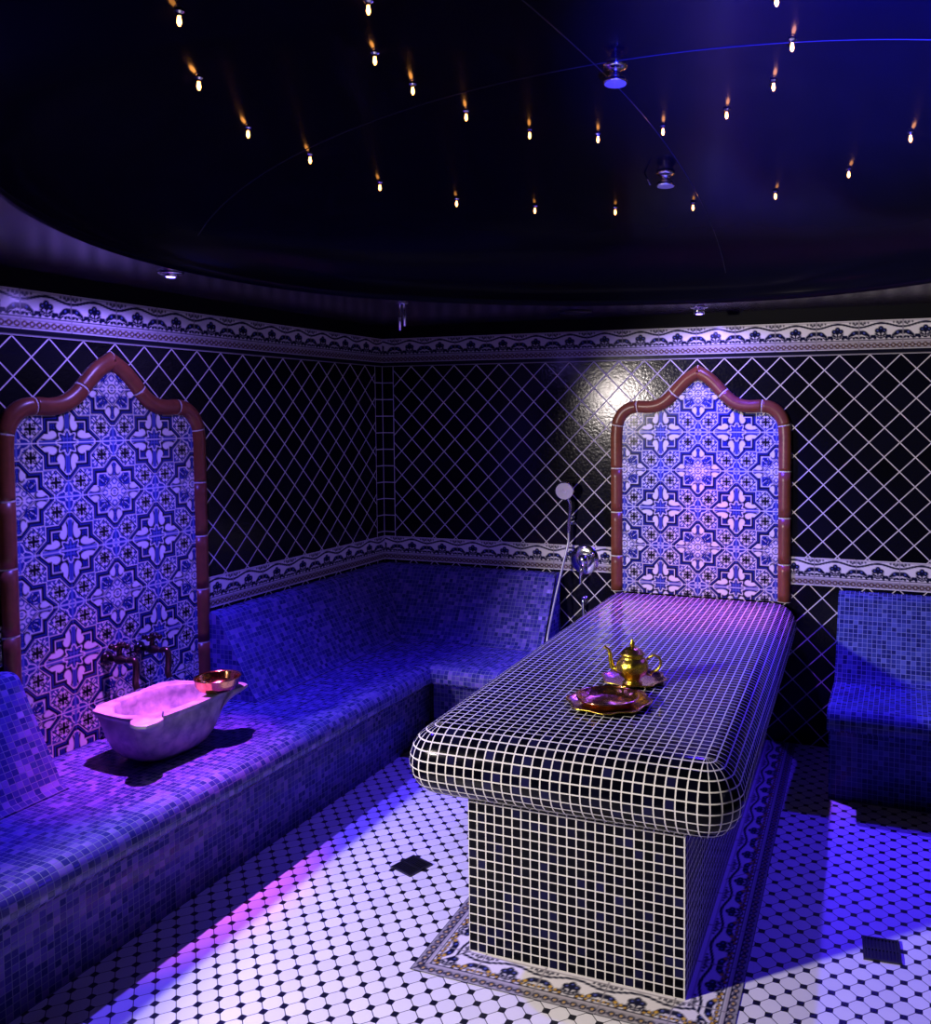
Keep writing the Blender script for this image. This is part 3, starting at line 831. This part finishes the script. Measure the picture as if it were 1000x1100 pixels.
# ------------------------------------------------------------------ heated bed
bed = tag(empty('massage_bed', (1.95, -1.05, 0)), 'large bed of black mosaic with white grout in the middle of the room', 'massage bed')
boff = Vector(bed.location)
def bed_slab():
    bm = bmesh.new(); uvl = bm.loops.layers.uv.new('UVMap')
    R, zc, p = 0.1095, 0.6095, 0.0298
    y0, y1 = -2.105, -0.034
    def xl(y): return 1.500 + (y / -2.105) * 0.072
    def xr(y): return 2.300 + (y / -2.105) * 0.095
    angs = np.linspace(0, PI, 15)          # from top over the edge to the underside
    def quad(vs, uvs, smooth=True):
        f = bm.faces.new(vs); f.smooth = smooth
        for l, t in zip(f.loops, uvs): l[uvl].uv = t
    ys = np.linspace(y0, y1, 12); W = 0.8
    N = 14
    cache = {}
    def V(co):
        k = tuple(round(c, 5) for c in co)
        if k not in cache: cache[k] = bm.verts.new(Vector(co) - boff)
        return cache[k]
    # top and underside
    for a, b in zip(ys[:-1], ys[1:]):
        for i in range(N):
            t0, t1 = i / N, (i + 1) / N
            for z in (zc + R, zc - R):
                vs = [V((xl(y) + (xr(y) - xl(y)) * t, y, z)) for y, t in ((a, t0), (a, t1), (b, t1), (b, t0))]
                uvs = [(t * 27 * p, (y - y0)) for y, t in ((a, t0), (a, t1), (b, t1), (b, t0))]
                quad(vs, uvs)
    # rounded long sides and front
    for th0, th1 in zip(angs[:-1], angs[1:]):
        for sgn, xe in ((-1, xl), (1, xr)):
            for a, b in zip(ys[:-1], ys[1:]):
                vs, uvs = [], []
                for y, th in ((a, th0), (a, th1), (b, th1), (b, th0)):
                    vs.append(V((xe(y) + sgn * R * math.sin(th), y, zc + R * math.cos(th)))); uvs.append((R * th, y - y0))
                quad(vs, uvs)
        for i in range(N):
            vs, uvs = [], []
            for t, th in ((i / N, th0), (i / N, th1), ((i + 1) / N, th1), ((i + 1) / N, th0)):
                vs.append(V((xl(y0) + (xr(y0) - xl(y0)) * t, y0 - R * math.sin(th), zc + R * math.cos(th)))); uvs.append((t * 27 * p, -R * th))
            quad(vs, uvs)
        for sgn, xe in ((-1, xl(y0)), (1, xr(y0))):
            K = 10
            for k in range(K):
                vs, uvs = [], []
                for ph, th in ((k / K, th0), (k / K, th1), ((k + 1) / K, th1), ((k + 1) / K, th0)):
                    al = ph * PI / 2
                    co = (xe + sgn * R * math.sin(th) * math.sin(al), y0 - R * math.sin(th) * math.cos(al), zc + R * math.cos(th))
                    v = V(co)
                    if v not in vs: vs.append(v); uvs.append((ph * 5 * p, -R * th))
                if len(vs) > 2: quad(vs, uvs)
    # flat end against the wall panel
    ring = [V((xl(y1) - R * math.sin(t), y1, zc + R * math.cos(t))) for t in angs[::-1]]
    ring += [V((xl(y1) + (xr(y1) - xl(y1)) * i / N, y1, zc + R)) for i in range(1, N)]
    ring += [V((xr(y1) + R * math.sin(t), y1, zc + R * math.cos(t))) for t in angs]
    ring += [V((xl(y1) + (xr(y1) - xl(y1)) * i / N, y1, zc - R)) for i in range(N - 1, 0, -1)]
    bm.faces.new(ring)
    bmesh.ops.remove_doubles(bm, verts=bm.verts, dist=1e-6)
    return obj('slab', bm, M_BED, bed)
s = bed_slab(); s['label'] = 'rounded overhanging mosaic slab'
def bed_base():
    bm = bmesh.new(); uvl = bm.loops.layers.uv.new('UVMap')
    cs = [(1.58, -0.01), (1.648, -2.10), (2.337, -2.10), (2.262, -0.01)]
    H = 0.505; acc = 0
    for i in range(4):
        a, b = cs[i], cs[(i + 1) % 4]; L = math.dist(a, b)
        vs = [bm.verts.new(Vector((x, y, z)) - boff) for (x, y), z in ((a, 0.003), (b, 0.003), (b, H), (a, H))]
        f = bm.faces.new(vs)
        for l, t in zip(f.loops, ((acc, 0), (acc + L, 0), (acc + L, H), (acc, H))): l[uvl].uv = t
        acc = round((acc + L) / 0.0298) * 0.0298
    f = bm.faces.new([bm.verts.new(Vector((x, y, 0.003)) - boff) for x, y in cs])
    f = bm.faces.new([bm.verts.new(Vector((x, y, H)) - boff) for x, y in cs])
    return obj('pedestal', bm, M_BEDP, bed)
b_ = bed_base(); b_['label'] = 'straight mosaic pedestal under the slab'

# ------------------------------------------------------------------ marble basin
BAS = Vector((0.33, -2.0, SEAT_Z))
def basin():
    root = tag(empty('marble_basin', BAS), 'pale veined marble basin with lobed rim standing on the blue bench seat', 'basin')
    cx, cy = BAS.x, BAS.y
    half = [(0.165, 0.0), (0.163, 0.150), (0.178, 0.160), (0.195, 0.192), (0.28, 0.208), (0.37, 0.214), (0.408, 0.206), (0.412, 0.226), (0.436, 0.250), (0.472, 0.258), (0.503, 0.247), (0.514, 0.210),
            (0.506, 0.172), (0.482, 0.158), (0.490, 0.10), (0.495, 0.0)]
    out = [(x - cx, -w) for x, w in half] + [(x - cx, w) for x, w in half[-2:0:-1]]
    def resample(pts, n, closed=True):
        P = pts + [pts[0]]; L = [0]
        for a, b in zip(P[:-1], P[1:]): L.append(L[-1] + math.dist(a, b))
        o = []
        for k in range(n):
            s = L[-1] * k / n
            i = max(j for j in range(len(L)) if L[j] <= s + 1e-9); i = min(i, len(P) - 2)
            t = (s - L[i]) / (L[i + 1] - L[i]); o.append((P[i][0] + (P[i + 1][0] - P[i][0]) * t, P[i][1] + (P[i + 1][1] - P[i][1]) * t))
        return o
    N = 160
    rim = resample(out, N)
    # plain rounded shape for the lower body and an oval bowl, sampled at matching angles
    def oval(ang, ax, ay, ex=2.6):
        c, s_ = math.cos(ang), math.sin(ang)
        r = (abs(c / ax) ** ex + abs(s_ / ay) ** ex) ** (-1 / ex)
        return r * c, r * s_
    body = [oval(math.atan2(y, x), 0.160, 0.205) for x, y in rim]
    bowl = [oval(math.atan2(y, x), 0.128, 0.190, 2.2) for x, y in rim]
    H = 0.195
    bm = bmesh.new(); rings = []
    def ring(pts, z): rings.append([bm.verts.new((x, y, z)) for x, y in pts])
    mix = lambda A, B, t, s=1.0: [((a[0] * (1 - t) + b[0] * t) * s, (a[1] * (1 - t) + b[1] * t) * s) for a, b in zip(A, B)]
    ring(mix(rim, body, 1, 0.52), 0.0)
    for z, t, s_ in ((0.006, 1, 0.62), (0.025, 1, 0.76), (0.055, 1, 0.875), (0.09, 1, 0.955), (0.125, 0.9, 0.995), (0.15, 0.65, 1.0), (0.165, 0.35, 0.985), (0.174, 0.08, 0.975), (0.180, 0, 0.985), (0.184, 0, 1.0), (0.1935, 0, 1.0), (H, 0, 0.992)):
        ring(mix(rim, body, t, s_), z)
    for z, s_ in ((H, 1.0), (H - 0.004, 0.975), (H - 0.03, 0.95), (H - 0.07, 0.88), (H - 0.105, 0.72), (H - 0.125, 0.45), (H - 0.13, 0.12)):
        ring(mix(bowl, bowl, 0, s_), z)
    for A, B in zip(rings[:-1], rings[1:]):
        for k in range(N):
            f = bm.faces.new((A[k], A[(k + 1) % N], B[(k + 1) % N], B[k])); f.smooth = True
    bm.faces.new(rings[0][::-1]); bm.faces.new(rings[-1])
    b = obj('bowl', bm, M_MARBLE, root)
    md = b.modifiers.new('edges', 'EDGE_SPLIT'); md.split_angle = math.radians(38)
    return root
basin()

def tap(name, y, label, zc=0.738):
    root = tag(empty(name, (0.008, y, zc)), label, 'tap', 'taps over the basin')
    X = Matrix.Rotation(PI / 2, 4, 'Y')
    bm = bmesh.new(); lathe(bm, [(0.0, 0), (0.026, 0), (0.026, 0.006), (0.018, 0.012), (0.010, 0.016), (0.010, 0.03), (0.0, 0.03)], 20, (0, 0, 0), X); obj('wall_flange', bm, M_BRASSD, root, True)
    bm = bmesh.new(); lathe(bm, [(0.0, 0.02), (0.011, 0.02), (0.012, 0.05), (0.018, 0.06), (0.020, 0.075), (0.016, 0.09), (0.011, 0.10), (0.011, 0.125), (0.0, 0.125)], 16, (0, 0, 0), X)
    tube(bm, smooth_path([(0.115, 0, 0), (0.14, 0, 0.004), (0.152, 0, -0.012), (0.152, 0, -0.05), (0.148, 0, -0.085), (0.156, 0, -0.108)]), 0.012, 12)
    obj('spout', bm, M_BRASSD, root, True)
    bm = bmesh.new(); lathe(bm, [(0.0, 0.0), (0.012, 0.0), (0.009, 0.02), (0.013, 0.03), (0.009, 0.038), (0.0, 0.04)], 14, (0.07, 0, 0.012)); obj('valve_stem', bm, M_BRASSD, root, True)
    bm = bmesh.new()
    for a in (0.4, 0.4 + PI / 2):
        d = Vector((math.cos(a), math.sin(a), 0)) * 0.030
        c = Vector((0.07, 0, 0.050))
        tube(bm, [c - d, c - d * 0.5, c, c + d * 0.5, c + d], [0.008, 0.006, 0.009, 0.006, 0.008], 8)
        for s_ in (-1, 1): bmesh.ops.create_uvsphere(bm, u_segments=10, v_segments=6, radius=0.0115, matrix=Matrix.Translation(c + d * s_))
    bmesh.ops.create_uvsphere(bm, u_segments=10, v_segments=6, radius=0.010, matrix=Matrix.Translation((0.07, 0, 0.058)))
    obj('cross_handle', bm, M_BRASSD, root, True)
    return root
tap('wall_tap', -1.965, 'dark bronze tap over the basin, the one nearer the left frame side')
tap('wall_tap', -1.808, 'dark bronze tap over the basin, the one nearer the copper bowl')

def bowl_copper():
    root = tag(empty('washing_bowl', (0.452, -1.858, 0.6255)), 'round copper bowl resting on the right end of the marble basin rim', 'bowl')
    bm = bmesh.new()
    lathe(bm, [(0.0, 0.0), (0.05, 0.0), (0.07, 0.010), (0.080, 0.028), (0.083, 0.05), (0.0845, 0.053), (0.082, 0.054), (0.079, 0.05), (0.076, 0.030), (0.066, 0.014), (0.048, 0.005), (0.014, 0.005), (0.012, 0.010), (0.0, 0.011)], 48)
    obj('bowl_body', bm, M_COPPER, root, True)
    bm = bmesh.new()
    tube(bm, [(0.0845 * math.cos(a), 0.0845 * math.sin(a), 0.0525) for a in np.linspace(0, 2 * PI, 49)[:-1]], 0.0022, 6, True)
    obj('rolled_rim', bm, M_COPPER, root, True)
bowl_copper()

# ------------------------------------------------------------------ tea things on the bed
BT = 0.7192
def tray(loc, r, label, rot):
    root = tag(empty('tea_tray', loc, rot), label, 'tray')
    wob = lambda a, i: 1 + 0.055 * math.cos(8 * a) * (0.3 if i in (0, 1) else 1.0)
    bm = bmesh.new()
    lathe(bm, [(0.0, 0.0), (r * 0.6, 0.0), (r * 0.86, 0.003), (r * 0.94, 0.011), (r, 0.013), (r, 0.0155), (r * 0.93, 0.0145), (r * 0.85, 0.0065), (r * 0.6, 0.004), (0.0, 0.004)], 96, (0, 0, 0), None, lambda a, i: 1 + 0.05 * math.cos(8 * a))
    obj('tray_plate', bm, M_TRAY, root, True)
    bm = bmesh.new()
    n = 120
    pts = [(r * (1 + 0.05 * math.cos(8 * a)) * math.cos(a), r * (1 + 0.05 * math.cos(8 * a)) * math.sin(a), 0.0148) for a in np.linspace(0, 2 * PI, n + 1)[:-1]]
    tube(bm, pts, [0.0030 if k % 2 else 0.0022 for k in range(n)], 6, True)
    o = obj('rope_rim', bm, M_GOLD, root, True); o['label'] = 'twisted golden rim'
    return root
tray((2.0, -1.772, BT), 0.136, 'scalloped copper tray with rope rim, holding the shallow copper dish', 0.2)
tray((2.005, -1.508, BT), 0.112, 'scalloped copper tray under the golden teapot', 0.05)
def dish():
    root = tag(empty('copper_dish', (2.0, -1.785, BT + 0.0045)), 'shallow round copper dish on the front tray on the black bed', 'dish')
    bm = bmesh.new()
    lathe(bm, [(0.0, 0.0), (0.070, 0.0), (0.086, 0.006), (0.095, 0.018), (0.100, 0.026), (0.101, 0.0285), (0.098, 0.028), (0.091, 0.018), (0.080, 0.008), (0.06, 0.004), (0.03, 0.004), (0.02, 0.009), (0.0, 0.011)], 64, (0, 0, 0), None, lambda a, i: 1 + (0.012 * math.cos(16 * a) if 2 < i < 9 else 0))
    obj('dish_body', bm, M_COPPERD, root, True)
    bm = bmesh.new()
    n = 96
    tube(bm, [(0.1005 * math.cos(a), 0.1005 * math.sin(a), 0.028) for a in np.linspace(0, 2 * PI, n + 1)[:-1]], [0.0036 if k % 2 else 0.0026 for k in range(n)], 6, True)
    obj('beaded_rim', bm, M_COPPER, root, True)
dish()
def teapot():
    root = tag(empty('teapot', (2.012, -1.545, BT + 0.0045), 0.0), 'small golden engraved teapot with curved spout on a tray on the black bed', 'teapot')
    rib = lambda a, i: 1 + (0.030 * abs(math.cos(5 * a)) if 4 < i < 13 else 0)
    bm = bmesh.new()
    lathe(bm, [(0.0, 0.0), (0.034, 0.0), (0.036, 0.004), (0.030, 0.009), (0.026, 0.014), (0.034, 0.022), (0.048, 0.036), (0.056, 0.052), (0.057, 0.066), (0.053, 0.080), (0.044, 0.091), (0.037, 0.097), (0.039, 0.101), (0.042, 0.104), (0.0, 0.104)], 50, (0, 0, 0), None, rib)
    obj('pot_body', bm, M_GOLD, root, True)
    bm = bmesh.new()
    lathe(bm, [(0.0, 0.103), (0.043, 0.103), (0.044, 0.107), (0.038, 0.112), (0.030, 0.121), (0.018, 0.128), (0.009, 0.131), (0.007, 0.134), (0.0, 0.134)], 40)
    l = obj('lid', bm, M_GOLD, root, True)
    bm = bmesh.new()
    lathe(bm, [(0.0, 0.133), (0.006, 0.134), (0.010, 0.140), (0.008, 0.147), (0.004, 0.151), (0.005, 0.155), (0.0, 0.160)], 16)
    obj('knob', bm, M_GOLD, l, True)
    bm = bmesh.new()
    d = Vector((-1.0, -0.12, 0)).normalized()
    pts = smooth_path([d * 0.050 + Vector((0, 0, 0.045)), d * 0.072 + Vector((0, 0, 0.055)), d * 0.079 + Vector((0, 0, 0.085)), d * 0.084 + Vector((0, 0, 0.112)), d * 0.099 + Vector((0, 0, 0.124))], 6)
    n = len(pts); tube(bm, pts, [0.014 - 0.009 * (k / (n - 1)) ** 0.6 for k in range(n)], 12)
    bmesh.ops.create_uvsphere(bm, u_segments=10, v_segments=6, radius=0.0062, matrix=Matrix.Translation(pts[-1]))
    obj('spout', bm, M_GOLD, root, True)
    bm = bmesh.new()
    e = -d
    pts = smooth_path([e * 0.050 + Vector((0, 0, 0.088)), e * 0.072 + Vector((0, 0, 0.103)), e * 0.094 + Vector((0, 0, 0.098)), e * 0.101 + Vector((0, 0, 0.075)), e * 0.088 + Vector((0, 0, 0.052)), e * 0.070 + Vector((0, 0, 0.044)), e * 0.066 + Vector((0, 0, 0.034)), e * 0.052 + Vector((0, 0, 0.036))], 6)
    tube(bm, pts, 0.0042, 10)
    obj('handle', bm, M_GOLD, root, True)
teapot()

# ------------------------------------------------------------------ hand shower and mixer on the back wall
def hand_shower():
    root = tag(empty('hand_shower', (1.203, 0, 1.09)), 'round hand shower with long hose hanging on the back wall', 'shower')
    o = Vector(root.location)
    bm = bmesh.new()
    box(bm, (-0.014, -0.014, -0.02), (0.014, 0.0, 0.03)); tube(bm, [(0, -0.012, 0.005), (0, -0.05, 0.005)], 0.012, 12)
    obj('wall_bracket', bm, M_CHROME, root)
    dirn = Vector((0.25, -0.93, -0.28)).normalized()
    q = dirn.to_track_quat('Z', 'Y').to_matrix().to_4x4()
    hc = Vector((1.188, -0.085, 1.262)) - o
    bm = bmesh.new(); lathe(bm, [(0.0, -0.022), (0.02, -0.02), (0.048, -0.006), (0.052, 0.0), (0.052, 0.006), (0.0, 0.006)], 32, hc, q); hd = obj('shower_head', bm, M_CHROME, root, True)
    bm = bmesh.new(); lathe(bm, [(0.0, 0.006), (0.047, 0.006), (0.047, 0.009), (0.012, 0.009), (0.01, 0.0075), (0.0, 0.0075)], 32, hc, q); fc = obj('spray_face', bm, M_FACE, hd); fc['label'] = 'pale grey spray face'
    bm = bmesh.new(); tube(bm, smooth_path([hc - dirn * 0.012 + Vector((0, 0, -0.02)), Vector((0.006, -0.058, 0.10)), Vector((0.0, -0.055, 0.02)), Vector((-0.004, -0.052, -0.06))]), 0.0095, 12); obj('handle', bm, M_CHROME, root, True)
    w = [(1.199, -0.052, 1.03), (1.196, -0.055, 0.97), (1.178, -0.085, 0.86), (1.160, -0.135, 0.72), (1.152, -0.19, 0.60), (1.150, -0.25, 0.48), (1.155, -0.26, 0.38), (1.18, -0.20, 0.30), (1.22, -0.10, 0.34), (1.25, -0.04, 0.45), (1.272, -0.03, 0.555)]
    bm = bmesh.new(); tube(bm, smooth_path([Vector(p) - o for p in w], 8), 0.0065, 10); obj('hose', bm, M_HOSE, root, True)
hand_shower()
def mixer():
    root = tag(empty('shower_mixer', (1.275, 0, 0.88)), 'round chrome shower mixer plate with hanging lever on the back wall', 'mixer')
    Y = Matrix.Rotation(PI / 2, 4, 'X')
    bm = bmesh.new(); lathe(bm, [(0.0, 0.0), (0.084, 0.0), (0.084, 0.004), (0.078, 0.010), (0.045, 0.014), (0.0, 0.015)], 40, (0, 0, 0), Y); obj('cover_plate', bm, M_CHROME, root, True)
    bm = bmesh.new(); lathe(bm, [(0.0, 0.012), (0.034, 0.012), (0.034, 0.045), (0.028, 0.056), (0.0, 0.058)], 28, (0, 0, 0), Y); obj('valve_body', bm, M_CHROME, root, True)
    bm = bmesh.new(); tube(bm, [(0, -0.045, -0.01), (-0.002, -0.056, -0.05), (-0.004, -0.066, -0.125)], [0.012, 0.011, 0.009], 12); obj('lever', bm, M_CHROME, root, True)
    bm = bmesh.new(); tube(bm, [(0.045, -0.012, 0.03), (0.05, -0.03, 0.032)], 0.014, 12); obj('diverter_button', bm, M_CHROME, root, True)
    root2 = tag(empty('hose_outlet', (1.274, 0, 0.66)), 'small chrome hose outlet on the back wall below the round mixer', 'outlet')
    bm = bmesh.new(); lathe(bm, [(0.0, 0), (0.02, 0), (0.02, 0.006), (0.011, 0.008), (0.011, 0.03), (0.0, 0.03)], 20, (0, 0, 0), Y); obj('wall_flange', bm, M_CHROME, root2, True)
    bm = bmesh.new(); tube(bm, [(0, -0.03, 0.02), (0, -0.03, -0.02), (0, -0.03, -0.05), (0, -0.03, -0.105)], [0.011, 0.011, 0.008, 0.008], 12); obj('nozzle', bm, M_CHROME, root2, True)
mixer()

# ------------------------------------------------------------------ floor drains
def drain(loc, w, d, rot, label):
    root = tag(empty('floor_drain', loc, rot), label, 'drain')
    bm = bmesh.new(); t = 0.008
    for lo, hi in (((-w / 2, -d / 2), (w / 2, -d / 2 + t)), ((-w / 2, d / 2 - t), (w / 2, d / 2)), ((-w / 2, -d / 2 + t), (-w / 2 + t, d / 2 - t)), ((w / 2 - t, -d / 2 + t), (w / 2, d / 2 - t))):
        box(bm, (*lo, 0.0), (*hi, 0.006))
    obj('drain_frame', bm, M_STEELD, root)
    bm = bmesh.new(); n = 9
    for k in range(n):
        x = -w / 2 + t + (w - 2 * t) * (k + 0.5) / n
        box(bm, (x - 0.0028, -d / 2 + t, 0.0012), (x + 0.0028, d / 2 - t, 0.0052))
    box(bm, (-w / 2 + t, -0.004, 0.0012), (w / 2 - t, 0.004, 0.0045))
    obj('grate', bm, M_STEELD, root)
    bm = bmesh.new(); box(bm, (-w / 2 + t, -d / 2 + t, 0.0003), (w / 2 - t, d / 2 - t, 0.001)); obj('sump', bm, M_BLACK, root)
drain((1.209, -1.716, 0.0), 0.108, 0.108, -0.33, 'small dark square drain in the floor between the long bench and the bed')
drain((2.857, -1.662, 0.0), 0.112, 0.120, 0.08, 'dark slotted drain in the lit floor at the right')

# ------------------------------------------------------------------ ceiling fittings
def spot(loc, label, glow, drop):
    root = tag(empty('ceiling_spotlight', (loc[0], loc[1], CZ)), label, 'spotlight')
    bm = bmesh.new(); lathe(bm, [(0.0, 0.0), (0.045, 0.0), (0.045, -0.004), (0.036, -0.008), (0.030, -0.006), (0.0, -0.006)], 28); obj('trim_ring', bm, M_CHROME, root, True)
    bm = bmesh.new(); lathe(bm, [(0.0, -0.005), (0.026, -0.005), (0.026, -drop), (0.019, -drop), (0.017, -drop + 0.003), (0.0, -drop + 0.003)], 24); obj('lamp_body', bm, M_CHROME, root, True)
    bm = bmesh.new(); lathe(bm, [(0.0, -drop + 0.0028), (0.0165, -drop + 0.0028), (0.014, -drop - 0.001), (0.0, -drop - 0.002)], 20); l = obj('lens', bm, glow, root, True); l['label'] = 'glowing blue lens'
spot((0.416, -2.001), 'blue glowing spotlight in the black ceiling over the left arched panel', M_LEDB, 0.016)
spot((1.963, -0.262), 'chrome spotlight hanging from the ceiling over the bed end arched panel', M_LEDB, 0.034)
def speaker(loc, label):
    root = tag(empty('ceiling_speaker', (loc[0], loc[1], CZ)), label, 'speaker')
    bm = bmesh.new(); lathe(bm, [(0.0, 0.0), (0.085, 0.0), (0.085, -0.006), (0.076, -0.010), (0.072, -0.007), (0.0, -0.007)], 36); obj('trim_ring', bm, M_BLACK, root, True)
    bm = bmesh.new(); lathe(bm, [(0.0, -0.006), (0.071, -0.006), (0.04, -0.011), (0.0, -0.013)], 36); obj('grille', bm, M_STEELD, root, True)
speaker((1.338, -0.307), 'dark round flush fitting in the ceiling left of the bed end arch')
def pipe_pair():
    root = tag(empty('ceiling_pipe', (0.715, -0.93, CZ)), 'pair of thin chrome pipes under the ceiling in the room corner', 'pipe')
    for k, (dx, dy, l0, l1) in enumerate(((-0.010, -0.004, 0.0, -0.125), (0.010, 0.004, 0.0, -0.105))):
        bm = bmesh.new(); tube(bm, [(dx, dy, l0), (dx, dy, l1)], 0.007, 12); obj('pipe', bm, M_CHROME, root, True)
    bm = bmesh.new(); lathe(bm, [(0, 0), (0.03, 0), (0.03, -0.004), (0, -0.005)], 20); obj('ceiling_plate', bm, M_CHROME, root, True)
pipe_pair()
def nozzle(x, y, tilt_k, label):
    z = dome_z(x, y)
    root = tag(empty('ceiling_shower_head', (x, y, z)), label, 'shower head', 'shower heads in the dome')
    bm = bmesh.new(); lathe(bm, [(0.0, 0.006), (0.036, 0.004), (0.036, -0.006), (0.028, -0.010), (0.016, -0.016), (0.016, -0.03), (0.022, -0.036), (0.0, -0.036)], 28); obj('collar', bm, M_CHROME, root, True)
    bm = bmesh.new(); lathe(bm, [(0.0, -0.034), (0.028, -0.036), (0.036, -0.046), (0.036, -0.052), (0.0, -0.052)], 28); h = obj('head', bm, M_CHROME, root, True)
    bm = bmesh.new(); lathe(bm, [(0.0, -0.0515), (0.032, -0.0515), (0.032, -0.0545), (0.0, -0.0545)], 28); f = obj('spray_face', bm, M_FACE, h); f['label'] = 'pale perforated spray face'
    for r, n in ((0.01, 6), (0.019, 11), (0.027, 16)):
        pass
nozzle(2.10, -2.0, 0, 'round shower head in the dome centre, the upper of the two')
nozzle(2.02, -1.12, 0, 'round shower head hanging lower in the dome, beside the thin rod')
# thin rod beside the lower head
root = tag(empty('thin_rod', (1.97, -1.14, dome_z(1.97, -1.14))), 'short thin bright rod beside the lower dome shower head', 'rod')
bm = bmesh.new(); tube(bm, [(-0.03, 0.0, 0.0), (0.0, -0.02, -0.055)], 0.003, 8); obj('rod', bm, M_CHROME, root, True)

# star lights on the dome: two rings
lower = [(1.44, -2.98, 2.52), (1.14, -2.61, 2.55), (0.98, -2.24, 2.55), (0.96, -1.91, 2.56), (1.0, -1.54, 2.55), (1.17, -1.24, 2.54), (1.42, -1.01, 2.54), (1.73, -0.86, 2.54), (2.06, -0.82, 2.54), (2.41, -0.89, 2.54), (2.7, -1.08, 2.55), (2.91, -1.38, 2.57)]
upper = [(1.72, -2.69, 2.62), (1.54, -2.39, 2.64), (1.49, -2.11, 2.66), (1.53, -1.84, 2.66), (1.65, -1.59, 2.66), (1.86, -1.46, 2.66), (2.1, -1.46, 2.66), (2.34, -1.55, 2.66), (2.52, -1.75, 2.66), (2.61, -2.05, 2.65), (2.61, -2.35, 2.64)]
def dome_hit(p, drop):
    # where the sight line through p meets the dome lowered by drop
    d = Vector(p) - CAM; lo, hi = 0.3, 1.6
    for _ in range(50):
        m = (lo + hi) / 2; q = CAM + d * m
        if q.z + drop < dome_z(q.x, q.y): lo = m
        else: hi = m
    q = CAM + d * lo
    return q.x, q.y, dome_z(q.x, q.y)
bmA = bmesh.new(); lathe(bmA, [(0.0, 0.003), (0.011, 0.002), (0.012, -0.003), (0.007, -0.007), (0.005, -0.012), (0.0, -0.012)], 14)
meA = bpy.data.meshes.new('bezel'); bmesh.ops.recalc_face_normals(bmA, faces=bmA.faces); bmA.to_mesh(meA); bmA.free(); meA.materials.append(M_CHROME)
bmB = bmesh.new(); lathe(bmB, [(0.0, -0.011), (0.0035, -0.012), (0.0045, -0.018), (0.0056, -0.025), (0.003, -0.032), (0.0, -0.034)], 8)
meB = bpy.data.meshes.new('crystal'); bmesh.ops.recalc_face_normals(bmB, faces=bmB.faces); bmB.to_mesh(meB); bmB.free(); meB.materials.append(M_LED)
ORD = ['first', 'second', 'third', 'fourth', 'fifth', 'sixth', 'seventh', 'eighth', 'ninth', 'tenth', 'eleventh', 'twelfth']
for ring, nm in ((lower, 'outer'), (upper, 'inner')):
    for k, (x, y, zz) in enumerate(ring):
        x, y, zz = dome_hit((x, y, zz), 0.02)
        o = empty('star_light', (x, y, dome_z(x, y)))
        tag(o, 'amber star light in the black dome, %s from the left in the %s ring' % (ORD[k], nm), 'star light', 'star lights in the dome')
        a = bpy.data.objects.new('bezel', meA); COL.objects.link(a); a.parent = o
        b = bpy.data.objects.new('crystal', meB); COL.objects.link(b); b.parent = o; b['label'] = 'glowing amber crystal'
